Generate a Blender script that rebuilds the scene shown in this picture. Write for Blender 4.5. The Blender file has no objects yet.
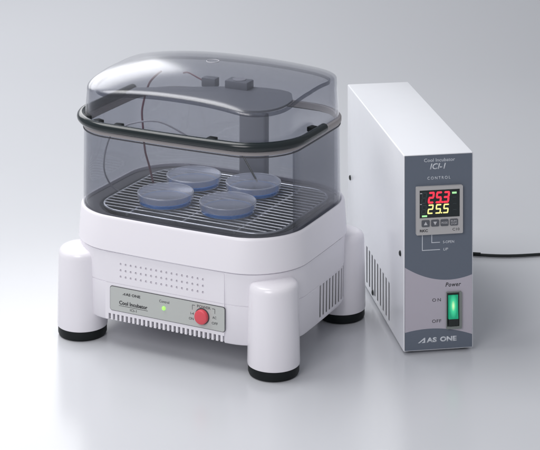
import bpy, bmesh, math, random
from mathutils import Vector, Matrix
random.seed(4)
S = 0.001
R_ = math.radians
scene = bpy.context.scene
COL = scene.collection

# ------------------------------------------------------------------ materials
def new_mat(name):
    m = bpy.data.materials.new(name); m.use_nodes = True
    nt = m.node_tree
    return m, nt, nt.nodes['Principled BSDF'], nt.nodes['Material Output']

def solid(name, col, rough=0.5, metal=0.0, spec=0.5, coat=0.0, bump=0.0, bscale=2500, var=0.0, vscale=60, emit=None, estr=0.0, aniso=None):
    m, nt, b, out = new_mat(name)
    N, L = nt.nodes, nt.links
    b.inputs['Base Color'].default_value = (*col, 1)
    b.inputs['Roughness'].default_value = rough
    b.inputs['Metallic'].default_value = metal
    b.inputs['Specular IOR Level'].default_value = spec
    b.inputs['Coat Weight'].default_value = coat
    b.inputs['Coat Roughness'].default_value = 0.15
    tc = N.new('ShaderNodeTexCoord')
    if bump:
        n = N.new('ShaderNodeTexNoise'); n.inputs['Scale'].default_value = bscale; n.inputs['Detail'].default_value = 3
        bp = N.new('ShaderNodeBump'); bp.inputs['Strength'].default_value = bump; bp.inputs['Distance'].default_value = 0.0002
        L.new(tc.outputs['Object'], n.inputs['Vector']); L.new(n.outputs['Fac'], bp.inputs['Height']); L.new(bp.outputs['Normal'], b.inputs['Normal'])
    if var:
        n = N.new('ShaderNodeTexNoise'); n.inputs['Scale'].default_value = vscale; n.inputs['Detail'].default_value = 4
        mr = N.new('ShaderNodeMapRange'); mr.inputs['To Min'].default_value = rough * (1 - var); mr.inputs['To Max'].default_value = rough * (1 + var)
        L.new(tc.outputs['Object'], n.inputs['Vector']); L.new(n.outputs['Fac'], mr.inputs['Value']); L.new(mr.outputs['Result'], b.inputs['Roughness'])
    if emit:
        b.inputs['Emission Color'].default_value = (*emit, 1); b.inputs['Emission Strength'].default_value = estr
    return m

def clear(name, tint, ior_f0=0.04, rough=0.02, milk=0.0, milk_col=(0.8, 0.8, 0.85), wav=0.0):
    """one face of a thin clear plastic sheet: absorption grows with the slant of the ray, Fresnel gloss on top"""
    m = bpy.data.materials.new(name); m.use_nodes = True
    nt = m.node_tree; N, L = nt.nodes, nt.links; N.clear()
    out = N.new('ShaderNodeOutputMaterial')
    geo = N.new('ShaderNodeNewGeometry')
    dot = N.new('ShaderNodeVectorMath'); dot.operation = 'DOT_PRODUCT'
    L.new(geo.outputs['Incoming'], dot.inputs[0]); L.new(geo.outputs['Normal'], dot.inputs[1])
    ab = N.new('ShaderNodeMath'); ab.operation = 'ABSOLUTE'; L.new(dot.outputs['Value'], ab.inputs[0])
    # cos inside the plastic
    def mth(op, a, b=None):
        n = N.new('ShaderNodeMath'); n.operation = op
        for i, v in enumerate((a, b)):
            if v is None: continue
            if isinstance(v, (int, float)): n.inputs[i].default_value = v
            else: L.new(v, n.inputs[i])
        return n.outputs[0]
    c = ab.outputs[0]
    s2 = mth('SUBTRACT', 1.0, mth('MULTIPLY', c, c))
    ct = mth('SQRT', mth('SUBTRACT', 1.0, mth('MULTIPLY', s2, 1 / 1.49 ** 2)))
    ex = mth('DIVIDE', 1.0, ct)
    comb = N.new('ShaderNodeCombineColor')
    for i in range(3):
        L.new(mth('POWER', tint[i], ex), comb.inputs[i])
    tr = N.new('ShaderNodeBsdfTransparent'); L.new(comb.outputs[0], tr.inputs['Color'])
    gl = N.new('ShaderNodeBsdfGlossy'); gl.inputs['Roughness'].default_value = rough
    gl.inputs['Color'].default_value = (1, 1, 1, 1)
    if wav:
        tc = N.new('ShaderNodeTexCoord'); no = N.new('ShaderNodeTexNoise'); no.inputs['Scale'].default_value = 14; no.inputs['Detail'].default_value = 1
        bp = N.new('ShaderNodeBump'); bp.inputs['Strength'].default_value = wav; bp.inputs['Distance'].default_value = 0.004
        L.new(tc.outputs['Object'], no.inputs['Vector']); L.new(no.outputs['Fac'], bp.inputs['Height']); L.new(bp.outputs['Normal'], gl.inputs['Normal'])
    fr = mth('ADD', ior_f0, mth('MULTIPLY', 1 - ior_f0, mth('POWER', mth('SUBTRACT', 1.0, c), 5.0)))
    base = tr.outputs[0]
    if milk:
        df = N.new('ShaderNodeBsdfDiffuse'); df.inputs['Color'].default_value = (*milk_col, 1)
        mx = N.new('ShaderNodeMixShader'); mx.inputs[0].default_value = milk
        L.new(base, mx.inputs[1]); L.new(df.outputs[0], mx.inputs[2]); base = mx.outputs[0]
    mix = N.new('ShaderNodeMixShader')
    L.new(fr, mix.inputs[0]); L.new(base, mix.inputs[1]); L.new(gl.outputs[0], mix.inputs[2])
    L.new(mix.outputs[0], out.inputs['Surface'])
    return m

WHITE   = solid('white_plastic', (0.82, 0.80, 0.845), 0.32, bump=0.06, var=0.12)
WHITE_L = solid('leg_plastic', (0.82, 0.80, 0.845), 0.24, bump=0.04, coat=0.15, var=0.1)
RUBBER  = solid('black_rubber', (0.006, 0.009, 0.010), 0.5, spec=0.25, bump=0.1)
TUBE    = solid('black_handle', (0.010, 0.016, 0.018), 0.20, coat=0.0)
BEIGE   = solid('beige_seal', (0.34, 0.315, 0.315), 0.5)
DKSEAL  = solid('dark_seal', (0.06, 0.06, 0.07), 0.5)
PLAQUE  = solid('grey_plaque', (0.50, 0.52, 0.50), 0.42, bump=0.05, var=0.1)
INK     = solid('black_ink', (0.03, 0.03, 0.035), 0.6)
RED     = solid('red_button', (0.72, 0.085, 0.11), 0.35)
LEDG    = solid('green_led', (0.25, 0.7, 0.12), 0.3, emit=(0.35, 1.0, 0.12), estr=0.9)
WELL    = solid('well_metal', (0.10, 0.107, 0.12), 0.45, metal=0.3, bump=0.1)
LEDGE   = solid('chamber_ledge', (0.19, 0.19, 0.205), 0.5)
WIRE    = solid('chrome_wire', (0.88, 0.89, 0.91), 0.28, metal=0.85)
DUCT    = solid('duct_grey', (0.32, 0.33, 0.36), 0.4)
DARKP   = solid('dark_plate', (0.22, 0.23, 0.26), 0.4)
CAB_R   = solid('red_brown_cable', (0.24, 0.12, 0.15), 0.5)
CAB_G   = solid('grey_cable', (0.42, 0.42, 0.46), 0.45)
CASE    = solid('white_case_paint', (0.79, 0.805, 0.845), 0.24, bump=0.05, bscale=1800, var=0.1)
SLATE   = solid('slate_panel', (0.125, 0.148, 0.19), 0.42, bump=0.05)
MAUVE   = solid('mauve_panel', (0.48, 0.45, 0.51), 0.42, bump=0.05)
PRINT_W = solid('pale_ink', (0.62, 0.65, 0.70), 0.5)
BEZEL   = solid('bezel_grey', (0.47, 0.46, 0.46), 0.45)
SCREEN  = solid('screen_black', (0.008, 0.014, 0.016), 0.12)
KEY     = solid('key_grey', (0.10, 0.105, 0.12), 0.45)
KEYLINE = solid('key_mark', (0.55, 0.55, 0.57), 0.5)
SEG_R   = solid('red_segment', (0.7, 0.02, 0.04), 0.4, emit=(1.0, 0.035, 0.07), estr=0.95)
SEG_Y   = solid('yellow_segment', (0.7, 0.65, 0.2), 0.4, emit=(1.0, 0.88, 0.28), estr=0.85)
SEG_G   = solid('green_segment', (0.3, 0.7, 0.3), 0.4, emit=(0.38, 0.85, 0.35), estr=0.7)
SEG_OFF = solid('unlit_segment', (0.03, 0.045, 0.05), 0.4)
BLACKP  = solid('black_plastic', (0.010, 0.014, 0.014), 0.3)
MEDIUM  = clear('pale_medium', (0.90, 0.93, 0.98), rough=0.1, milk=0.5, milk_col=(0.66, 0.78, 1.0))
BLUE    = solid('blue_plastic', (0.07, 0.42, 1.0), 0.25)
LIDP    = clear('smoked_lid', (0.845, 0.85, 0.87), rough=0.19, ior_f0=0.05)
CHAMP   = clear('smoked_chamber', (0.78, 0.787, 0.81), rough=0.05)
DISHP   = clear('clear_dish', (0.95, 0.96, 0.985), rough=0.06, milk=0.03)
EDGE    = clear('edge_glint', (0.9, 0.93, 0.97), rough=0.2, ior_f0=0.1, milk=0.55, milk_col=(0.95, 0.96, 1.0))
DISHT   = clear('misted_dish_lid', (0.95, 0.96, 0.985), rough=0.18, ior_f0=0.11, milk=0.24, milk_col=(0.92, 0.93, 0.97))

# illuminated rocker: lamp glow behind green plastic
def rocker_mat():
    m, nt, b, out = new_mat('green_rocker'); N, L = nt.nodes, nt.links
    b.inputs['Base Color'].default_value = (0.01, 0.22, 0.11, 1); b.inputs['Roughness'].default_value = 0.3
    tc = N.new('ShaderNodeTexCoord'); mp = N.new('ShaderNodeMapping'); mp.inputs['Location'].default_value = (-0.5, -0.5, -0.55)
    gr = N.new('ShaderNodeTexGradient'); gr.gradient_type = 'SPHERICAL'
    mp.inputs['Scale'].default_value = (1, 1, 1)
    L.new(tc.outputs['Generated'], mp.inputs['Vector'])
    sc = N.new('ShaderNodeVectorMath'); sc.operation = 'MULTIPLY'; sc.inputs[1].default_value = (2.3, 0.0, 1.9)
    L.new(mp.outputs[0], sc.inputs[0]); L.new(sc.outputs[0], gr.inputs[0])
    cr = N.new('ShaderNodeValToRGB'); e = cr.color_ramp.elements
    e[0].position = 0.0; e[0].color = (0.0, 0.19, 0.10, 1); e[1].position = 1.0; e[1].color = (0.80, 1.0, 0.50, 1)
    k = e.new(0.55); k.color = (0.05, 0.55, 0.27, 1)
    L.new(gr.outputs['Fac'], cr.inputs[0]); L.new(cr.outputs[0], b.inputs['Emission Color']); b.inputs['Emission Strength'].default_value = 0.9
    return m
ROCK = rocker_mat()

# ------------------------------------------------------------------ helpers
def finish(name, bm, mat, parent, smooth=40):
    bmesh.ops.recalc_face_normals(bm, faces=bm.faces)
    me = bpy.data.meshes.new(name); bm.to_mesh(me); bm.free()
    me.transform(Matrix.Scale(S, 4))
    me.materials.append(mat)
    if smooth:
        me.shade_smooth(); me.set_sharp_from_angle(angle=R_(smooth))
    o = bpy.data.objects.new(name, me); COL.objects.link(o)
    if parent: o.parent = parent
    return o

def thing(name, label, cat, loc, rotz=0.0, group=None):
    o = bpy.data.objects.new(name, None); COL.objects.link(o)
    o.empty_display_size = 0.02
    o.location = loc; o.rotation_euler = (0, 0, rotz); o['label'] = label; o['category'] = cat
    if group: o['group'] = group
    return o

def box_bm(bm, x0, x1, y0, y1, z0, z1, bev=0.0, seg=2):
    r = bmesh.ops.create_cube(bm, size=1.0)
    for v in r['verts']:
        v.co = Vector(((x0 + x1) / 2 + v.co.x * (x1 - x0), (y0 + y1) / 2 + v.co.y * (y1 - y0), (z0 + z1) / 2 + v.co.z * (z1 - z0)))
    if bev:
        es = list({e for v in r['verts'] for e in v.link_edges})
        bmesh.ops.bevel(bm, geom=es, offset=bev, segments=seg, affect='EDGES', profile=0.5)

def box(name, x0, x1, y0, y1, z0, z1, mat, parent, bev=0.0, seg=2):
    bm = bmesh.new(); box_bm(bm, x0, x1, y0, y1, z0, z1, bev, seg)
    return finish(name, bm, mat, parent)

def lathe(bm, prof, n=64, c=(0, 0, 0), close=True):
    """prof: (r, z) list; r = 0 makes a pole"""
    rings = []
    for r, z in prof:
        if r < 1e-6: rings.append([bm.verts.new((c[0], c[1], c[2] + z))])
        else: rings.append([bm.verts.new((c[0] + r * math.cos(2 * math.pi * k / n), c[1] + r * math.sin(2 * math.pi * k / n), c[2] + z)) for k in range(n)])
    for a, b in zip(rings, rings[1:]):
        for k in range(n):
            k2 = (k + 1) % n
            if len(a) == 1 and len(b) == 1: continue
            if len(a) == 1: bm.faces.new((a[0], b[k], b[k2]))
            elif len(b) == 1: bm.faces.new((a[k], a[k2], b[0]))
            else: bm.faces.new((a[k], a[k2], b[k2], b[k]))

def outline(A, B, R, kb=0.05, ka=0.012, n=14, m=12, e=2):
    pts = []
    for cx, cy, a0 in ((A - R, -B + R, -90), (A - R, B - R, 0), (-A + R, B - R, 90), (-A + R, -B + R, 180)):
        for k in range(n + 1):
            t = R_(a0 + 90 * k / n); pts.append((cx + R * math.cos(t), cy + R * math.sin(t)))
    o = []
    for i in range(len(pts)):
        p, q = pts[i], pts[(i + 1) % len(pts)]
        mm = m if i % (n + 1) == n else 1
        for k in range(mm): o.append((p[0] + (q[0] - p[0]) * k / mm, p[1] + (q[1] - p[1]) * k / mm))
    return [(x * (1 + ka * (1 - min(1, (y / B) ** 2))), y * (1 + kb * (1 - min(1, abs(x / A) ** e)))) for x, y in o]

def loft(bm, rings, cap0=False, cap1=False, closed=False):
    """rings: lists of (x,y,z)"""
    vs = [[bm.verts.new(p) for p in r] for r in rings]
    n = len(vs[0])
    pairs = list(zip(vs, vs[1:]))
    if closed: pairs.append((vs[-1], vs[0]))
    for a, b in pairs:
        for k in range(n):
            k2 = (k + 1) % n
            bm.faces.new((a[k], a[k2], b[k2], b[k]))
    if cap0: bm.faces.new(vs[0])
    if cap1: bm.faces.new(vs[-1])
    return vs

def ring(A, B, R, z, kb=0.05, **k):
    return [(x, y, z) for x, y in outline(A, B, R, kb, **k)]

def tube_path(bm, pts, r, n=10, cyclic=False, caps=True, sub=6):
    """smooth tube along Catmull-Rom path"""
    P = [Vector(p) for p in pts]
    if sub > 1:
        Q = []
        m = len(P)
        for i in range(m if cyclic else m - 1):
            p0 = P[(i - 1) % m] if (cyclic or i > 0) else P[i]
            p1 = P[i]; p2 = P[(i + 1) % m]; p3 = P[(i + 2) % m] if (cyclic or i + 2 < m) else p2
            for k in range(sub):
                t = k / sub
                Q.append(0.5 * ((2 * p1) + (-p0 + p2) * t + (2 * p0 - 5 * p1 + 4 * p2 - p3) * t * t + (-p0 + 3 * p1 - 3 * p2 + p3) * t ** 3))
        if not cyclic: Q.append(P[-1])
        P = Q
    m = len(P); rings = []
    up = None
    for i in range(m):
        if cyclic: d = (P[(i + 1) % m] - P[i - 1])
        else: d = P[min(i + 1, m - 1)] - P[max(i - 1, 0)]
        d.normalize()
        if up is None:
            up = Vector((0, 0, 1)) if abs(d.z) < 0.9 else Vector((1, 0, 0))
        s = d.cross(up).normalized(); u = s.cross(d).normalized(); up = u
        rr = r[i * len(r) // m] if isinstance(r, (list, tuple)) else r
        rings.append([P[i] + s * (rr * math.cos(2 * math.pi * k / n)) + u * (rr * math.sin(2 * math.pi * k / n)) for k in range(n)])
    vs = [[bm.verts.new(p) for p in rg] for rg in rings]
    prs = list(zip(vs, vs[1:]))
    if cyclic: prs.append((vs[-1], vs[0]))
    for a, b in prs:
        for k in range(n):
            k2 = (k + 1) % n
            bm.faces.new((a[k], a[k2], b[k2], b[k]))
    if caps and not cyclic:
        bm.faces.new(vs[0]); bm.faces.new(vs[-1])

def text(name, s, x0, x1, z0, z1, y, mat, parent, shear=0.0, weight=0.0, depth=0.12, spacing=1.0):
    """lettering on a wall facing -Y, fitted into the box x0..x1, z0..z1 (mm)"""
    cu = bpy.data.curves.new(name, 'FONT'); cu.body = s; cu.size = 10; cu.shear = shear
    cu.offset = weight; cu.extrude = 0; cu.resolution_u = 3; cu.space_character = spacing
    o = bpy.data.objects.new(name, cu); COL.objects.link(o)
    dg = bpy.context.evaluated_depsgraph_get(); dg.update()
    me = bpy.data.meshes.new_from_object(o.evaluated_get(dg))
    bpy.data.objects.remove(o); bpy.data.curves.remove(cu)
    bm = bmesh.new(); bm.from_mesh(me); bpy.data.meshes.remove(me)
    xs = [v.co.x for v in bm.verts]; ys = [v.co.y for v in bm.verts]
    ax, bx_, ay, by = min(xs), max(xs), min(ys), max(ys)
    for v in bm.verts:
        v.co = Vector((x0 + (v.co.x - ax) / (bx_ - ax) * (x1 - x0), y, z0 + (v.co.y - ay) / (by - ay) * (z1 - z0)))
    ex = bmesh.ops.extrude_face_region(bm, geom=list(bm.faces))
    for e in ex['geom']:
        if isinstance(e, bmesh.types.BMVert): e.co.y += depth
    return finish(name, bm, mat, parent, smooth=0)

def prism(bm, pts, y0, y1):
    """polygon given as (x, z), extruded from y0 to y1"""
    a = [bm.verts.new((p[0], y0, p[1])) for p in pts]; b = [bm.verts.new((p[0], y1, p[1])) for p in pts]
    bm.faces.new(a); bm.faces.new(b)
    n = len(pts)
    for k in range(n): bm.faces.new((a[k], a[(k + 1) % n], b[(k + 1) % n], b[k]))

def cut(o, cutters):
    """carve real holes: boolean difference of a temporary mesh"""
    me = bpy.data.meshes.new('tmp'); bmesh.ops.recalc_face_normals(cutters, faces=cutters.faces); cutters.to_mesh(me); cutters.free()
    me.transform(Matrix.Scale(S, 4))
    c = bpy.data.objects.new('tmp', me); COL.objects.link(c); c.matrix_world = Matrix.Identity(4)
    par = o.parent; o.parent = None
    md = o.modifiers.new('b', 'BOOLEAN'); md.operation = 'DIFFERENCE'; md.solver = 'EXACT'; md.object = c
    dg = bpy.context.evaluated_depsgraph_get(); dg.update()
    nm = bpy.data.meshes.new_from_object(o.evaluated_get(dg))
    o.modifiers.clear(); old = o.data; o.data = nm; nm.name = o.name
    bpy.data.objects.remove(c); bpy.data.meshes.remove(me); bpy.data.meshes.remove(old)
    nm.shade_smooth(); nm.set_sharp_from_angle(angle=R_(35))
    o.parent = par

def rrect(x0, x1, z0, z1, r, n=5):
    out = []
    for cx, cz, a0 in ((x1 - r, z0 + r, -90), (x1 - r, z1 - r, 0), (x0 + r, z1 - r, 90), (x0 + r, z0 + r, 180)):
        for k in range(n + 1):
            t = R_(a0 + 90 * k / n); out.append((cx + r * math.cos(t), cz + r * math.sin(t)))
    return out

def mark_logo(bm, x, z, h, y, d=0.12):
    """the slanted tick-shaped mark in front of the maker's name"""
    w = h * 1.5
    prism(bm, [(x, z), (x + 0.24 * w, z), (x + 0.80 * w, z + 0.62 * h), (x + 0.80 * w, z + .28 * h), (x + .5 * w, z), (x + w, z), (x + w, z + h), (x + 0.86 * w, z + h)], y, y + d)

# ------------------------------------------------------------------ the setting: table top sweeping up into a backdrop
def backdrop():
    bm = bmesh.new()
    prof = [(-0.6, 0.0), (2.2, 0.0), (2.9, 0.0)]
    R = 1.2
    for k in range(1, 17):
        t = R_(90 * k / 16); prof.append((2.9 + R * math.sin(t), R - R * math.cos(t)))
    prof.append((2.9 + R, 3.6))
    xs = [-4.0, -2, -1, 0, 1, 2, 4.0]
    g = [[bm.verts.new((x / S, y / S, z / S)) for x in xs] for y, z in prof]
    for a, b in zip(g, g[1:]):
        for k in range(len(xs) - 1): bm.faces.new((a[k], a[k + 1], b[k + 1], b[k]))
    m, nt, b, out = new_mat('grey_table_sheet'); N, L = nt.nodes, nt.links
    b.inputs['Base Color'].default_value = (0.565, 0.577, 0.607, 1)
    b.inputs['Specular IOR Level'].default_value = 0.6
    tc = N.new('ShaderNodeTexCoord'); n = N.new('ShaderNodeTexNoise'); n.inputs['Scale'].default_value = 3.5; n.inputs['Detail'].default_value = 5
    mr = N.new('ShaderNodeMapRange'); mr.inputs['To Min'].default_value = 0.19; mr.inputs['To Max'].default_value = 0.25
    L.new(tc.outputs['Object'], n.inputs['Vector']); L.new(n.outputs['Fac'], mr.inputs['Value']); L.new(mr.outputs[0], b.inputs['Roughness'])
    n2 = N.new('ShaderNodeTexNoise'); n2.inputs['Scale'].default_value = 900; n2.inputs['Detail'].default_value = 2
    bp = N.new('ShaderNodeBump'); bp.inputs['Strength'].default_value = 0.05; bp.inputs['Distance'].default_value = 0.0004
    L.new(tc.outputs['Object'], n2.inputs['Vector']); L.new(n2.outputs['Fac'], bp.inputs['Height']); L.new(bp.outputs['Normal'], b.inputs['Normal'])
    o = finish('table_and_backdrop', bm, m, None, smooth=60)
    # make sure it faces the camera
    if o.data.polygons[0].normal.z < 0: o.data.flip_normals()
    o['kind'] = 'structure'; o['label'] = 'seamless glossy pale grey sheet forming table top and backdrop'
backdrop()

# ------------------------------------------------------------------ incubator
YAW = -0.46278
UI = Vector((math.cos(YAW), math.sin(YAW), 0)); VI = Vector((-math.sin(YAW), math.cos(YAW), 0))
C0 = Vector((-59.158, 1885.471, 0))
inc = thing('incubator', 'white box-shaped benchtop incubator with smoked clear lid standing on four round legs', 'incubator', C0 * S, YAW)

KB = 0.052
# lower housing
bm = bmesh.new()
A, B, Rr = 126.2, 94.0, 54.5
rings = [ring(A - 4.5, B - 4.5, Rr - 3, 26.2, KB, e=4), ring(A - 2.2, B - 2.2, Rr - 1, 26.6, KB, e=4), ring(A - 1.0, B - 1.0, Rr, 28.5, KB, e=4),
         ring(A - .5, B - .5, Rr, 64.6, KB, e=4), ring(A - 1.0, B - 1.0, Rr, 64.9, KB, e=4), ring(A - 1.0, B - 1.0, Rr, 65.4, KB, e=4), ring(A - .4, B - .4, Rr, 65.7, KB, e=4),
         ring(A + .3, B + .4, Rr, 96.2, KB, e=4), ring(A - 2.5, B - 2.5, Rr, 97.4, KB, e=4)]
loft(bm, rings, True, True)
body = finish('lower_housing', bm, WHITE, inc)
cb = bmesh.new()
box_bm(cb, -69.6, 64.6, -104, -86.5, 20, 94.8)
for k in range(10):
    v = -8 + k * 7.6
    box_bm(cb, 112, 140, v - 2.0, v + 2.0, 31.5, 64 )
cut(body, cb)
# black shell close behind the side slots, standing in for their shade
bm = bmesh.new()
loft(bm, [ring(A - 1.9, B - 3.2, Rr - 1.6, 27.6, KB, e=4), ring(A - 1.9, B - 3.2, Rr - 1.6, 64.2, KB, e=4)], True, True)
finish('slot_shade_shell', bm, BLACKP, inc)

# front insert with perforations and toothed lower edge
VF = -99.3
ins = bmesh.new()
prism(ins, rrect(-70.5, 65.5, 28.4, 95.6, 1.2, 3), VF, -90.0)
insert = finish('front_panel', ins, WHITE, inc)
cb = bmesh.new()
for r in range(3):
    for k in range(17):
        x = -52.5 + k * 5.9; z = 73.2 + r * 6.35
        vs = []
        n = 10
        a = [cb.verts.new((x + 1.25 * math.cos(2 * math.pi * i / n), VF - 2, z + 1.25 * math.sin(2 * math.pi * i / n))) for i in range(n)]
        b = [cb.verts.new((x + 1.25 * math.cos(2 * math.pi * i / n), VF + 1.8, z + 1.25 * math.sin(2 * math.pi * i / n))) for i in range(n)]
        cb.faces.new(a); cb.faces.new(b)
        for i in range(n): cb.faces.new((a[i], a[(i + 1) % n], b[(i + 1) % n], b[i]))
for k in range(27):
    x = -65.5 + k * 5.02
    box_bm(cb, x - 1.25, x + 1.3, VF - 2, VF + 12, 24, 34.4)
box_bm(cb, -80, 80, VF - 2, VF + .5, 65.3, 65.9)
cut(insert, cb)

# grey control plaque and its contents
pl = bmesh.new(); prism(pl, rrect(-64.3, 66.3, 38.6, 62.2, 2.2, 5), VF - 0.8, VF + 0.3)
plaque = finish('control_plaque', pl, PLAQUE, inc)
pe = bmesh.new(); prism(pe, rrect(-64.9, 66.9, 38.0, 62.8, 2.6, 5), VF - 0.35, VF + 0.2)
finish('plaque_edge', pe, DKSEAL, plaque, smooth=0)
yt = VF - 0.92
lg = bmesh.new(); mark_logo(lg, -50.0, 55.6, 2.2, yt); finish('logo', lg, INK, plaque, smooth=0)
text('lettering', 'AS ONE', -46.2, -29.2, 55.4, 58.1, yt, INK, plaque, weight=0.25)
text('lettering', 'Cool Incubator', -53.8, -20.9, 45.6, 49.5, yt, INK, plaque, weight=0.28)
box('underline', -54, -20.5, yt, yt + .2, 44.2, 44.55, INK, plaque)
text('lettering', 'ICI-1', -41.0, -33.5, 40.6, 43.0, yt, INK, plaque)
text('lettering', 'Control', -7.2, 4.2, 55.6, 58.2, yt, INK, plaque)
text('lettering', 'POWER', 35.8, 50.8, 57.8, 60.4, yt, INK, plaque)
for sx in ((30.2, 33.4, 30.2), (52.6, 55.8, 55.4)):
    box('bracket_line', sx[0], sx[1], yt, yt + .2, 59.0, 59.4, INK, plaque)
    box('bracket_line', sx[2], sx[2] + .4, yt, yt + .2, 54.6, 59.0, INK, plaque)
text('lettering', 'I-4', 28.4, 32.0, 49.6, 52.0, yt, INK, plaque)
text('lettering', 'ON', 26.6, 31.8, 44.4, 46.8, yt, INK, plaque)
text('lettering', 'AC', 53.0, 57.2, 49.6, 52.0, yt, INK, plaque)
text('lettering', 'OFF', 52.2, 58.8, 44.0, 46.4, yt, INK, plaque)
# round red push button
def disc_y(bm, prof, cx, cz, n=40):
    """lathe whose axis points to -Y; prof = (r, distance)"""
    rings = []
    for r, y in prof:
        rings.append([bm.verts.new((cx + r * math.cos(2 * math.pi * k / n), y, cz + r * math.sin(2 * math.pi * k / n))) for k in range(n)])
    for a, b in zip(rings, rings[1:]):
        for k in range(n): bm.faces.new((a[k], a[(k + 1) % n], b[(k + 1) % n], b[k]))
    bm.faces.new(rings[0]); bm.faces.new(rings[-1])
kb_ = bmesh.new(); disc_y(kb_, [(7.1, VF - .5), (7.1, VF - 4.2), (6.7, VF - 5.0), (6.1, VF - 5.4), (3, VF - 5.5)], 41.6, 49.9)
finish('power_button', kb_, RED, inc)
kb_ = bmesh.new(); disc_y(kb_, [(8.0, VF - .5), (8.0, VF - 1.3), (7.2, VF - 1.5)], 41.6, 49.9)
finish('button_collar', kb_, DKSEAL, plaque)
kb_ = bmesh.new(); disc_y(kb_, [(2.0, VF - .5), (2.0, VF - 1.3), (1.4, VF - 2.2), (.6, VF - 2.5)], -2.0, 50.3, 20)
finish('status_light', kb_, LEDG, inc)

# upper ring of the housing with rolled top lip
bm = bmesh.new()
Z0, Z1 = 98.0, 131.3
prof = [(127.0, 96.3, 55, 97.2), (127.9, 97.2, 55.5, 98.1), (127.6, 96.8, 55, 100), (125.9, 94.6, 53.6, 128.8), (125.3, 93.9, 53.2, 130.6), (124.2, 92.9, 52.4, 131.4), (122.9, 91.8, 51.6, 131.2),
        (122.3, 91.2, 51, 130.4), (122.2, 91.1, 51, 126.5), (108, 79, 44, 126.3), (105.5, 77, 43, 125), (105, 76.5, 43, 97.2)]
loft(bm, [ring(a, b, r, z, KB if i < 9 else KB) for i, (a, b, r, z) in enumerate(prof)], closed=True)
finish('upper_housing', bm, WHITE, inc)
# chamber ledge and metal well
bm = bmesh.new()
loft(bm, [ring(121.9, 90.8, 50.5, 126.6, KB), ring(121.9, 90.8, 50.5, 128.0, KB), ring(109.5, 80, 44, 128.0, KB), ring(108, 78.5, 43, 127.0, KB), ring(108, 78.5, 43, 126.6, KB)], closed=True)
finish('chamber_ledge', bm, LEDGE, inc)
bm = bmesh.new()
loft(bm, [ring(107.9, 78.4, 42.9, 127.4, KB), ring(104.5, 76, 42.5, 125.5, KB), ring(102, 73, 40, 106, KB), ring(96, 68, 36, 103, KB)], cap1=True)
finish('well', bm, WELL, inc)

# smoked chamber wall: outer and inner face, closed at both ends
bm = bmesh.new()
loft(bm, [ring(121.9, 90.6, 47.5, 128.2, KB), ring(121.2, 90.0, 46.5, 210.9, KB), ring(118.7, 87.5, 44, 210.9, KB), ring(119.4, 88.1, 45, 128.2, KB)], closed=True)
bmesh.ops.translate(bm, verts=bm.verts, vec=(-1.1, 0, 0))
chamber = finish('chamber_wall', bm, CHAMP, inc)
bm = bmesh.new(); box_bm(bm, 114.6, 116.2, -47, 50, 128.4, 208, .5)  # added tinted sheet, stands in for dark reflections on the right wall
finish('side_shade_sheet', bm, clear('smoked_shade_sheet', (0.70, 0.71, 0.735), rough=0.06), chamber)
# seal between chamber wall and lid
bm = bmesh.new()
loft(bm, [ring(121.3, 90.1, 46.6, 208.9, KB), ring(122.0, 90.8, 47.3, 208.9, KB), ring(122.0, 90.8, 47.3, 210.0, KB), ring(121.3, 90.1, 46.6, 210.0, KB)], closed=True)
bmesh.ops.translate(bm, verts=bm.verts, vec=(-1.1, 0, 0))
finish('seal_line', bm, DKSEAL, inc)
bm = bmesh.new()
loft(bm, [ring(117.5, 86.5, 46, 211.1, KB), ring(122.0, 90.8, 47.8, 211.1, KB), ring(122.7, 91.5, 48.3, 212.3, KB), ring(122.7, 91.5, 48.3, 215.6, KB), ring(122.0, 90.8, 47.8, 216.8, KB), ring(117.5, 86.5, 46, 216.8, KB)], closed=True)
bmesh.ops.translate(bm, verts=bm.verts, vec=(-1.0, 0, 0))
finish('seal_ring', bm, BEIGE, inc)

# lid: wall rising to a crowned roof
def zroof(x, y, z0=274.6):
    t = max(0.0, y / 89)
    return z0 - 14.0 * (abs(x) / 115) ** 2.3 * (1 - .45 * t) - (15.0 * (abs(y) / 89) ** 2 if y < 0 else 14.5 * t ** 2)
def lid_rings(off, zbase, drop):
    rs = []
    LA, LB, LR, LK = 117.8 - off, 90.0 - off, 43 - off, 0.012
    top = outline(LA - 1.4, LB - 1.0, LR - 1, LK)
    rs.append([(x, y, zbase) for x, y in outline(LA + .9, LB + .8, LR + .6, 0.045)])
    for t in (.3, .6, .85):
        o = outline(LA + .9 - 2.0 * t, LB + .8 - 1.4 * t, LR, 0.045 - .03 * t)
        rs.append([(x, y, zbase + (zroof(tx, ty) - drop - 7 - zbase) * t) for (x, y), (tx, ty) in zip(o, top)])
    fr = 4.6
    for k in range(0, 6):
        a = R_(90 * k / 5)
        ins_ = fr * (1 - math.cos(a)); o = outline(LA - 1.2 - ins_, LB - .7 - ins_, LR - ins_, LK)
        rs.append([(x, y, zroof(x, y) - drop - fr * .62 * (1 - math.sin(a))) for x, y in o])
    bx_, by_ = LA - 1.2 - fr, LB - .7 - fr
    base = outline(bx_, by_, LR - fr, LK)
    for s in (.97, .92, .84, .74, .62, .5, .38, .26, .14, .05):
        rs.append([(x * s, y * s, zroof(x * s, y * s) - drop) for x, y in base])
    return rs
bm = bmesh.new()
outer = lid_rings(0, 217.0, 0)
inner = lid_rings(2.4, 217.0, 2.4)
vo = loft(bm, outer, cap1=True); vi = loft(bm, inner, cap1=True)
n = len(vo[0])
bmesh.ops.translate(bm, verts=bm.verts, vec=(-1.0, 0, 0))
for k in range(n): bm.faces.new((vo[0][k], vo[0][(k + 1) % n], vi[0][(k + 1) % n], vi[0][k]))
lid = finish('lid', bm, LIDP, inc, smooth=50)
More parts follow.
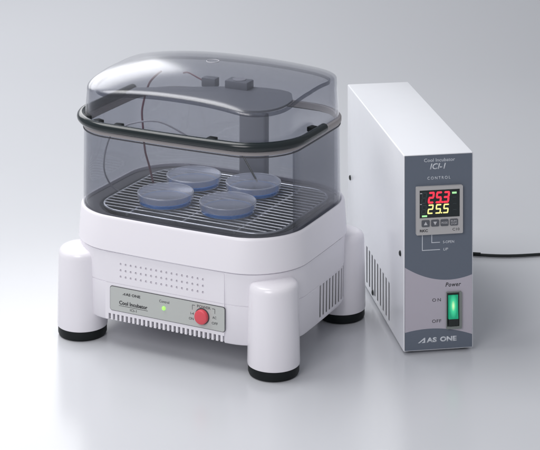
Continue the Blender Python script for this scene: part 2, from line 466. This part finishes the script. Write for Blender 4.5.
# inner step of the roof, a grey band just under the edge
bm = bmesh.new()
top = outline(110.5, 83.5, 42, 0.012); top2 = outline(109.2, 82.2, 41, 0.012)
def bandz(x, y): return zroof(x, y) - 9.0
loft(bm, [[(x, y, bandz(x, y)) for x, y in top], [(x, y, bandz(x, y) + 3.2) for x, y in top], [(x, y, bandz(x, y) + 3.2) for x, y in top2], [(x, y, bandz(x, y)) for x, y in top2]], closed=True)
finish('lid_rib', bm, clear('smoked_rib', (0.60, 0.61, 0.65), rough=0.2), lid)
# small moulded mark on the roof
EU, EV = 0.0, -1.0
bm = bmesh.new()
pts = [(EU + 6.5 * math.cos(2 * math.pi * k / 20), EV + 6.5 * math.sin(2 * math.pi * k / 20)) for k in range(20)]
tube_path(bm, [(x, y, zroof(x, y) + .1) for x, y in pts], .45, 6, cyclic=True, sub=2)
finish('roof_emblem', bm, CAB_G, lid)

# carrying handle: black tube round the front of the lid
ho = outline(125.4, 94.6, 53.5, KB, n=14, m=16)
hp = [(x, y, 220.6) for x, y in ho]
cand = [p for p in hp]
# order along the front from left side to right side
def angk(p): return math.atan2(p[0], -p[1])
left = R_(-112); right = R_(91)
sel = sorted([p for p in cand if left <= angk(p) <= right], key=angk)
bm = bmesh.new(); tube_path(bm, sel, 4.7, 14, sub=2)
def ball(bm, c, r):
    bmesh.ops.create_uvsphere(bm, u_segments=14, v_segments=8, radius=r, matrix=Matrix.Translation(Vector(c)))
ball(bm, sel[0], 4.68); ball(bm, sel[-1], 4.68)
finish('handle', bm, TUBE, lid)
# dark clips that hold the handle to the lid
for (u, v, ang) in ((-58, -92.2, 4), (47, -91.7, -4), (118.0, -13, 80), (-84, -88.0, -22), (-103.5, -78.5, -42)):
    bm = bmesh.new(); box_bm(bm, -4.6, 4.6, -4.0, 4.0, -1.8, 3.2, 1.0)
    bmesh.ops.transform(bm, matrix=Matrix.Translation(Vector((u * 1.02, v * 1.0, 221.6))) @ Matrix.Rotation(R_(ang), 4, 'Z'), verts=bm.verts)
    finish('clip', bm, RUBBER, lid)

# legs with black feet
for (u, v) in ((110, -80), (-110, -80), (110, 80), (-110, 80)):
    bm = bmesh.new()
    lathe(bm, [(0, 9.5), (24.6, 9.5), (25.7, 10.2), (25.9, 12), (25.2, 50), (24.6, 82), (24.2, 85.4), (23, 88), (21, 89.5), (18, 90.4), (9, 91.2), (0, 91.4)], 72, (u, v, 0))
    lg_ = finish('leg', bm, WHITE_L, inc, smooth=50)
    bm = bmesh.new(); lathe(bm, [(0, 0), (22.5, 0), (24.2, .8), (25.1, 3), (25.1, 9.9), (0, 9.9)], 72, (u, v, 0))
    finish('rubber_foot', bm, RUBBER, lg_)

# air duct at the back, its dark cover under the roof, and small housings on it
duct = box('air_duct', -9, 23.5, 74, 85, 104, 203, DUCT, inc, 3.0, 3)
bm = bmesh.new()
rid = [(x, y) for x, y in outline(107.6, 80.8, 41, 0.012, n=10, m=14) if y < -30 and x > -62]
rid.sort(key=lambda p: math.atan2(p[0], -p[1] - 20))
back = [(-52, -72), (-34, -64), (-24, -56), (-10, -49), (4, -43), (20, -33), (38, -24), (56, -17), (72, -14.5), (86, -15), (96, -18), (102, -23)]
front = rid[::-1]
poly = back + front
z_of = lambda x, y: min(zroof(x, y) - 4.8, 258)
a = [bm.verts.new((x, y, z_of(x, y))) for x, y in poly]; b = [bm.verts.new((x, y, z_of(x, y) - 2.2)) for x, y in poly]
ca = bm.verts.new((40, -45, 258)); cb2 = bm.verts.new((40, -45, 255.8)); m = len(poly)
for k in range(m):
    k2 = (k + 1) % m
    bm.faces.new((a[k], a[k2], ca)); bm.faces.new((b[k], cb2, b[k2])); bm.faces.new((a[k], b[k], b[k2], a[k2]))
fan = finish('fan_cover', bm, DARKP, inc)
box('fan_housing', 31, 57, -34, -18, 257, 266, DARKP, fan, 1.5)
box('terminal_block', 2, 18, -30, -20, 255, 264.5, DARKP, fan, 1.0)
bm = bmesh.new(); lathe(bm, [(0, 0), (7, 0), (7, .8), (5, 1.0), (0, 1.0)], 24, (44, -26, 266)); finish('fan_cap', bm, CAB_G, fan)

# thin sensor cables
bm = bmesh.new(); tube_path(bm, [(-72, 16, 252), (-79.4, 20, 247), (-88.1, 20, 237.9), (-92.5, 20, 227.7), (-95.6, 20, 217.6), (-98.1, 20, 204.4), (-96.9, 20, 188.4), (-94.4, 20, 163.9), (-89.4, 20, 148.4), (-84, 20, 130)], 1.1, 8)
finish('sensor_cable', bm, CAB_R, inc)
bm = bmesh.new(); tube_path(bm, [(-30, -10, 261), (-22, -14, 263), (-8, -20, 261), (3, -24, 259)], .8, 8)
finish('sensor_cable', bm, CAB_R, inc)
bm = bmesh.new(); tube_path(bm, [(-112, -12, 196), (-112, -27, 182.5), (-111, -36, 168.2), (-110, -37, 153.5), (-108, -27, 137), (-104, -18, 129)], .9, 8)
finish('sensor_cable', bm, CAB_G, inc)
bm = bmesh.new(); tube_path(bm, [(-74, -60, 210), (-65.2, -60, 215.7), (-41.4, -60, 221.7), (-23.7, -60, 220.9), (2, -60, 211.9), (12, -58, 206)], .9, 8)
finish('sensor_cable', bm, CAB_G, inc)
bm = bmesh.new(); tube_path(bm, [(2, 62, 160), (18, 50, 150), (30, 42, 141)], 1.0, 8, sub=3)
finish('temperature_probe', bm, BLACKP, inc)

# ------------------------------------------------------------------ wire rack
def world(u, v, z): return (C0 + UI * u + VI * v + Vector((0, 0, z))) * S
rk = thing('wire_rack', 'chrome wire rack carrying four petri dishes inside the clear chamber', 'rack', world(3.0, 1.0, 128.2), YAW)
RA, RB, RRr = 103, 76, 30
bm = bmesh.new(); tube_path(bm, [(x, y, 1.7) for x, y in outline(RA, RB, RRr, 0.02, 0, n=8, m=6)], 1.15, 10, cyclic=True, sub=1)
finish('rim_wire', bm, WIRE, rk)
def half_u(v):
    a = abs(v); 
    return RA if a < RB - RRr else RA - RRr + math.sqrt(max(0, RRr ** 2 - (a - (RB - RRr)) ** 2))
bm = bmesh.new()
NW = 19
for k in range(1, NW):
    v = -RB + 2 * RB * k / NW
    h = half_u(v) - .5
    tube_path(bm, [(-h, v, 2.5), (-h / 2, v, 2.9), (0, v, 2.9), (h / 2, v, 2.9), (h, v, 2.5)], .64, 8, sub=1)
finish('rack_wires', bm, WIRE, rk)
for u in (-62, 0, 62):
    bm = bmesh.new(); tube_path(bm, [(u, -RB - 1, 1.2), (u, -RB + 5, -.1), (u, 0, -.1), (u, RB - 5, -.1), (u, RB + 1, 1.2)], 1.3, 8, sub=3)
    finish('cross_wire', bm, WIRE, rk)

# ------------------------------------------------------------------ petri dishes
def make_dish(loc, label):
    t = thing('petri_dish', label, 'petri dish', loc, YAW, 'petri dishes on the wire rack')
    bm = bmesh.new(); lathe(bm, [(0, 0), (26.6, 0), (27.6, .6), (27.8, 9.5), (27.1, 9.5), (27.05, .8), (0, .7)], 56); finish('dish_base', bm, DISHP, t)
    bm = bmesh.new(); lathe(bm, [(24.0, .9), (26.9, .9), (27.0, 3.6), (24.0, 3.6), (24.0, .9)], 56); finish('blue_rim', bm, BLUE, t)
    bm = bmesh.new(); lathe(bm, [(0, 1.5), (23.9, 1.5), (23.9, 3.4), (0, 3.4)], 56); finish('medium', bm, MEDIUM, t)
    bm = bmesh.new(); lathe(bm, [(29.0, 4.9), (29.3, 10.2), (28.6, 11.1), (28.0, 11.5), (27.2, 11.1), (0, 11.1), (0, 10.0), (28.2, 10.0), (28.3, 4.9), (29.0, 4.9)], 56); finish('dish_lid', bm, DISHT, t)
    bm = bmesh.new(); tube_path(bm, [(28.9 * math.cos(2 * math.pi * k / 40), 28.9 * math.sin(2 * math.pi * k / 40), 10.9) for k in range(40)], .42, 6, cyclic=True, sub=1); finish('lid_edge_glint', bm, EDGE, t)  # whitish ring: highlight along the lid's edge put in as colour
    return t
zt = 132.2
dish = make_dish(world(-37, -35.5, zt), 'covered petri dish with blue bottom, leftmost of the four on the rack')
def copy_tree(root, loc, label):
    c = root.copy(); COL.objects.link(c); c.location = loc; c['label'] = label
    for ch in root.children:
        d = ch.copy(); COL.objects.link(d); d.parent = c
    return c
copy_tree(dish, world(-39, 28.5, zt), 'covered blue petri dish at the back left of the rack, behind the leftmost dish')
copy_tree(dish, world(34.5, -33, zt), 'covered blue petri dish at the front of the rack, nearest the red power button')
copy_tree(dish, world(29, 35, zt), 'covered blue petri dish in front of the dark air duct, rightmost of the four')

# ------------------------------------------------------------------ controller
CW, CH, CD = 72.0, 197.0, 279.0
CY = 0.160
QC = Vector((133.579, 1804.708, 0))
con = thing('temperature_controller', 'tall narrow white metal controller box with slate grey front and red digits', 'controller', QC * S, CY)
# local frame: x 0..72 to the right, y 0..279 backwards, z 0..200 (feet 3 mm)
zb = 3.0
bm = bmesh.new(); box_bm(bm, 0, CW, 0.8, CD, zb, zb + CH, 1.5, 4)
case = finish('case', bm, CASE, con)
CASE_WALL = 1.0
cbm = bmesh.new()
for k in range(9):
    y = 66 + k * 13.4
    prism_pts = None
    box_bm(cbm, -5, 3.0, y - 2.9, y + 2.9, 9.5, 49.5)
box_bm(cbm, 1.2, CW - 1.2, -2, 3.0, zb + 1.2, zb + CH - 1.2)
cut(case, cbm)
box('vent_shade_backing', 0.55, 4.5, 58, 182, 7, 52, solid('vent_shade', (0.02, 0.022, 0.025), 0.6), case)  # black sheet just under the case skin, added as the vents' shade
# front plate in three bands with curved borders
def arc(pts, n=24):
    """quadratic through three (x,z) points"""
    (x0, a), (x1, b), (x2, c) = pts
    out = []
    for k in range(n + 1):
        x = x0 + (x2 - x0) * k / n
        la = (x - x1) * (x - x2) / ((x0 - x1) * (x0 - x2)); lb = (x - x0) * (x - x2) / ((x1 - x0) * (x1 - x2)); lc = (x - x0) * (x - x1) / ((x2 - x0) * (x2 - x1))
        out.append((x, a * la + b * lb + c * lc))
    return out
X0, X1, ZB, ZT = 1.5, CW - 1.5, zb + 1.5, zb + CH - 1.5
up = arc([(X0, 84.5 + zb), (44, 70.2 + zb), (X1, 74.2 + zb)])
dn = arc([(X0, 19.6 + zb), (31, 22.2 + zb), (X1, 14.2 + zb)])
bm = bmesh.new(); prism(bm, up + [(X1, ZT), (X0, ZT)], 0.0, 3.0)
fp = finish('front_plate', bm, SLATE, con, smooth=0); 
bm = bmesh.new(); prism(bm, dn + list(reversed(up)), 0.0, 3.0)
fp2 = finish('front_band', bm, MAUVE, con, smooth=0)
bm = bmesh.new(); prism(bm, [(X0, ZB), (X1, ZB)] + list(reversed(dn)), 0.0, 3.0)
fp3 = finish('front_base', bm, SLATE, con, smooth=0)
yt = -0.12
text('lettering', 'Cool Incubator', 20.9, 52.8, zb + 189.2, zb + 192.6, yt, PRINT_W, fp)
text('lettering', 'ICI-1', 27.0, 43.5, zb + 181.6, zb + 187.6, yt, PRINT_W, fp, shear=0.25, weight=0.2)
text('lettering', 'CONTROL', 24.4, 48.2, zb + 171.4, zb + 174.4, yt, PRINT_W, fp, spacing=1.4, weight=0.1)
# guide lines under the display
for x0, x1, z0, z1 in ((18.8, 19.5, 100.6, 119.0), (19.5, 37.3, 100.6, 101.3), (28.5, 29.2, 107.9, 119.0), (29.2, 37.3, 107.9, 108.6)):
    box('guide_line', x0, x1, yt, 0.2, zb + z0, zb + z1, PRINT_W, fp)
text('lettering', 'S-OPEN', 40.4, 52.0, zb + 106.9, zb + 109.6, yt, PRINT_W, fp, weight=0.15)
text('lettering', 'UP', 40.8, 45.8, zb + 99.6, zb + 102.4, yt, PRINT_W, fp, shear=0.2, weight=0.15)
# digital thermostat
bx0, bz0 = 12.2, 120.3 + zb - 3
bm = bmesh.new(); prism(bm, rrect(bx0, bx0 + 48, bz0, bz0 + 48, 1.2, 3), -3.2, 0.5)
bezel = finish('display_bezel', bm, BEZEL, con)
cb = bmesh.new(); box_bm(cb, bx0 + 3.4, bx0 + 44.8, -6, -2.0, bz0 + 16.8, bz0 + 44.6, 0); cut(bezel, cb)
box('screen', bx0 + 3.2, bx0 + 45.0, -2.4, -1.7, bz0 + 16.6, bz0 + 44.8, SCREEN, bezel)
def seg_digit(bm, ch, x, z, w, h, t, y, sh=0.12):
    segs = {'a': (0, h - t, w, h), 'g': (0, h / 2 - t / 2, w, h / 2 + t / 2), 'd': (0, 0, w, t), 'f': (0, h / 2, t, h), 'e': (0, 0, t, h / 2), 'b': (w - t, h / 2, w, h), 'c': (w - t, 0, w, h / 2)}
    on = {'2': 'abged', '5': 'afgcd', '3': 'abgcd', '8': 'abcdefg', '1': 'bc'}[ch]
    for s in on:
        a, b, c, d = segs[s]; g = .12 * t
        if s in 'agd': q = [(a + g, (b + d) / 2), (a + t * .5, b), (c - t * .5, b), (c - g, (b + d) / 2), (c - t * .5, d), (a + t * .5, d)]
        else:
            b2, d2 = b + (t * .4 if b == 0 else 0), d - (t * .4 if d == h else 0)
            q = [((a + c) / 2, b2), (c, b2 + t * .45), (c, d2 - t * .45), ((a + c) / 2, d2), (a, d2 - t * .45), (a, b2 + t * .45)]
        prism(bm, [(x + p[0] + p[1] * sh, z + p[1]) for p in q], y, y + .15)
ys = -2.55
def digits(name, s, xs, z, w, h, t, mat, dots=()):
    bm = bmesh.new()
    for c, x in zip(s, xs): seg_digit(bm, c, x, z, w, h, t, ys)
    for x in dots: prism(bm, [(x, z), (x + t, z), (x + t, z + t), (x, z + t)], ys, ys + .15)
    finish(name, bm, mat, bezel, smooth=0)
digits('red_digits', '253', (23.9, 31.7, 39.6), bz0 + 31.0, 6.2, 11.6, 1.9, SEG_R, (38.0,))
digits('yellow_digits', '255', (23.6, 31.6, 39.5), bz0 + 20.6, 5.6, 9.4, 1.25, SEG_Y, (37.6,))
digits('unlit_digits', '8', (17.0,), bz0 + 31.0, 5.4, 11.6, 1.3, SEG_OFF)
digits('unlit_digits', '8', (17.0,), bz0 + 20.6, 5.2, 9.4, 1.1, SEG_OFF)
for x0, x1, z0, z1 in ((49.2, 53.8, 39.8, 41.6), (18.2, 23.4, 17.8, 19.4), (16.2, 18.4, 41.0, 41.8), (16.2, 18.0, 30.2, 30.9)):
    box('indicator', x0, x1, ys, ys + .15, bz0 + z0, bz0 + z1, SEG_G if x1 - x0 > 3 else KEYLINE, bezel)
for z in (36.0, 29.5, 23.5):
    box('indicator', 50, 53.6, ys, ys + .15, bz0 + z, bz0 + z + .6, SEG_OFF, bezel)
for k in range(4):
    x = bx0 + 5.4 + 9.7 * k
    bm = bmesh.new(); prism(bm, rrect(x, x + 8.1, bz0 + 8.3, bz0 + 14.9, 1.0, 3), -3.9, -3.0)
    key = finish('key', bm, KEY, bezel)
    cx = x + 4.05; cz = bz0 + 11.6
    bm = bmesh.new()
    if k == 0: prism(bm, [(cx - 1.9, cz - 1.5), (cx + 1.9, cz - 1.5), (cx, cz + 2)], -4.0, -3.85)
    elif k == 1: prism(bm, [(cx - 1.9, cz + 1.5), (cx, cz - 2), (cx + 1.9, cz + 1.5)], -4.0, -3.85)
    else:
        bm.free(); bm = None
    if bm: finish('arrow_mark', bm, KEYLINE, bezel, smooth=0)
    elif k == 2: text('lettering', 'MODE', cx - 3.1, cx + 3.1, cz - 1.1, cz + 1.0, -4.0, KEYLINE, bezel)
    else:
        text('lettering', 'RUN', cx - 3.0, cx + 2.6, cz + .4, cz + 2.2, -4.0, KEYLINE, bezel)
        text('lettering', 'STOP', cx - 3.0, cx + 3.0, cz - 2.2, cz - .4, -4.0, KEYLINE, bezel)
text('lettering', 'RKC', bx0 + 3.6, bx0 + 11.8, bz0 + 3.0, bz0 + 5.6, -3.32, INK, bezel, weight=0.3)
text('lettering', 'C10', bx0 + 37.2, bx0 + 44.4, bz0 + 3.0, bz0 + 5.6, -3.32, INK, bezel)
# power switch
sx0, sx1, sz0, sz1 = 43.6, 59.4, zb + 21.2, zb + 58.2
bm = bmesh.new(); prism(bm, rrect(sx0, sx1, sz0, sz1, .8, 3), -2.0, 0.5)
sw = finish('switch_frame', bm, solid('switch_frame_grey', (0.20, 0.22, 0.21), 0.35), con)
cb = bmesh.new(); box_bm(cb, sx0 + .5, sx1 - 2.6, -4, -.2, sz0 + 2.6, sz1 - .6); cut(sw, cb)
box('switch_well', sx0 + .4, sx1 - 2.5, -.9, -.1, sz0 + 2.5, sz1 - .5, BLACKP, sw)
# rocker, tilted: pressed in at the top
bm = bmesh.new()
rx0, rx1 = sx0 + 1.9, sx1 - 4.0
prof = [(sz0 + 10.5, -3.6), (sz0 + 21, -2.5), (sz1 - 3.2, -2.0), (sz1 - 3.2, -.5), (sz0 + 10.5, -.5)]
a = [bm.verts.new((rx0, y, z)) for z, y in prof]; b = [bm.verts.new((rx1, y, z)) for z, y in prof]
bm.faces.new(a); bm.faces.new(b)
for k in range(5): bm.faces.new((a[k], a[(k + 1) % 5], b[(k + 1) % 5], b[k]))
finish('rocker', bm, ROCK, sw, smooth=0)
bm = bmesh.new(); prism(bm, rrect(rx0, rx1, sz0 + 3.6, sz0 + 10.3, .5, 2), -3.4, -.5); finish('rocker_foot', bm, BLACKP, sw)
yt = -0.12
text('lettering', 'Power', 43.0, 59.0, zb + 63.2, zb + 67.4, yt, INK, fp2, shear=0.2, spacing=1.1, weight=0.12)
text('lettering', 'ON', 29.4, 38.2, zb + 49.0, zb + 52.2, yt, INK, fp2, spacing=1.4)
text('lettering', 'OFF', 29.2, 38.6, zb + 27.8, zb + 31.0, yt, INK, fp2, spacing=1.1)
bm = bmesh.new(); mark_logo(bm, 14.6, zb + 8.4, 5.0, yt); finish('logo', bm, PRINT_W, fp3, smooth=0)
text('lettering', 'AS', 23.4, 34.2, zb + 8.4, zb + 13.4, yt, PRINT_W, fp3, weight=0.5)
text('lettering', 'ONE', 37.4, 54.6, zb + 8.4, zb + 13.6, yt, PRINT_W, fp3, weight=0.5)
# side screws
for y, z in ((13.7, 97.5), (262, 97.5), (141.9, 10.5)):
    bm = bmesh.new()
    n = 18; rr = 2.9
    prf = [(rr, -.0), (rr * .95, -.9), (rr * .6, -1.5), (.01, -1.6)]
    rings = [[bm.verts.new((x - 0.02, y + r * math.cos(2 * math.pi * k / n), z + r * math.sin(2 * math.pi * k / n))) for k in range(n)] for r, x in prf]
    for p, q in zip(rings, rings[1:]):
        for k in range(n): bm.faces.new((p[k], p[(k + 1) % n], q[(k + 1) % n], q[k]))
    bm.faces.new(rings[0])
    finish('screw', bm, BLACKP, con)
for x in (9, 63):
    for y in (14, 265):
        bm = bmesh.new(); lathe(bm, [(0, 0), (6, 0), (6.8, .8), (6.8, zb + .3), (0, zb + .3)], 28, (x, y, 0)); finish('rubber_foot', bm, RUBBER, con)

# mains cable leaving the back of the controller and lying on the table
cl = Matrix.Rotation(CY, 4, 'Z')
def cw(x, y, z): return QC + cl @ Vector((x, y, z))
p_in = cw(52, CD + 1.5, 16)
root = thing('power_cable', 'thin black cable on the table running out right from behind the controller box', 'cable', (p_in.x * S, p_in.y * S, 0))
def rel(p): return (p[0] - p_in.x, p[1] - p_in.y, p[2])
bm = bmesh.new()
pts = [p_in, cw(52, CD + 16, 15), cw(58, CD + 28, 9), Vector((152, 2108, 4)), Vector((190, 2095, 2.6)), Vector((232, 2085, 2.4)), Vector((275, 2080, 2.3)), Vector((330, 2088, 2.3)), Vector((420, 2102, 2.3)), Vector((560, 2125, 2.3))]
tube_path(bm, [rel(p) for p in pts], 1.75, 12)
finish('cord', bm, BLACKP, root)
bm = bmesh.new(); pts2 = [Vector((190, 2095, 2.9)), Vector((215, 2088.5, 2.8)), Vector((243, 2083.2, 2.8))]
tube_path(bm, [rel(p) for p in pts2], [2.3, 2.3, 2.2], 12, sub=4); finish('sleeve', bm, RUBBER, root)

# ------------------------------------------------------------------ light
w = bpy.data.worlds.new('World'); scene.world = w; w.use_nodes = True
bg = w.node_tree.nodes['Background']; bg.inputs[0].default_value = (0.92, 0.945, 1.0, 1); bg.inputs[1].default_value = 0.36

def softbox(name, loc, target, sx, sy, power, col=(1, 1, 1)):
    l = bpy.data.lights.new(name, 'AREA'); l.shape = 'RECTANGLE'; l.size = sx; l.size_y = sy; l.energy = power; l.color = col
    o = bpy.data.objects.new(name, l); COL.objects.link(o); o.location = loc
    d = Vector(target) - Vector(loc); o.rotation_euler = d.to_track_quat('-Z', 'Y').to_euler()
    return o
softbox('softbox_overhead', (-0.7, 2.1, 1.5), (-0.25, 2.05, 0.0), 1.3, 1.0, 22, (1.0, 0.995, 0.99))
softbox('softbox_behind', (-0.69, 3.15, 0.74), (-0.25, 1.85, 0.12), 0.9, 0.52, 3.9, (0.99, 0.99, 1.0))
softbox('softbox_front', (-0.75, 0.35, 1.15), (0.0, 1.85, 0.1), 0.9, 0.9, 13, (1.0, 0.975, 0.985))

# ------------------------------------------------------------------ camera: level view camera, lens lowered for upright verticals
cd = bpy.data.cameras.new('camera'); cam = bpy.data.objects.new('camera', cd); COL.objects.link(cam)
cam.location = (0, 0, 0.737431); cam.rotation_euler = (R_(90), 0, 0)
cd.sensor_width = 36; cd.lens = 36 * 1805.909 / 540
cd.shift_y = -(225 + 382.364) / 540; cd.shift_x = 0
cd.clip_start = 0.05; cd.clip_end = 50
scene.camera = cam
scene.render.resolution_x = 1024; scene.render.resolution_y = 853
scene.view_settings.view_transform = 'Standard'; scene.view_settings.look = 'None'
scene.view_settings.exposure = 0.08; scene.view_settings.gamma = 1
scene.render.engine = 'CYCLES'
scene.cycles.transparent_max_bounces = 40
scene.cycles.max_bounces = 12
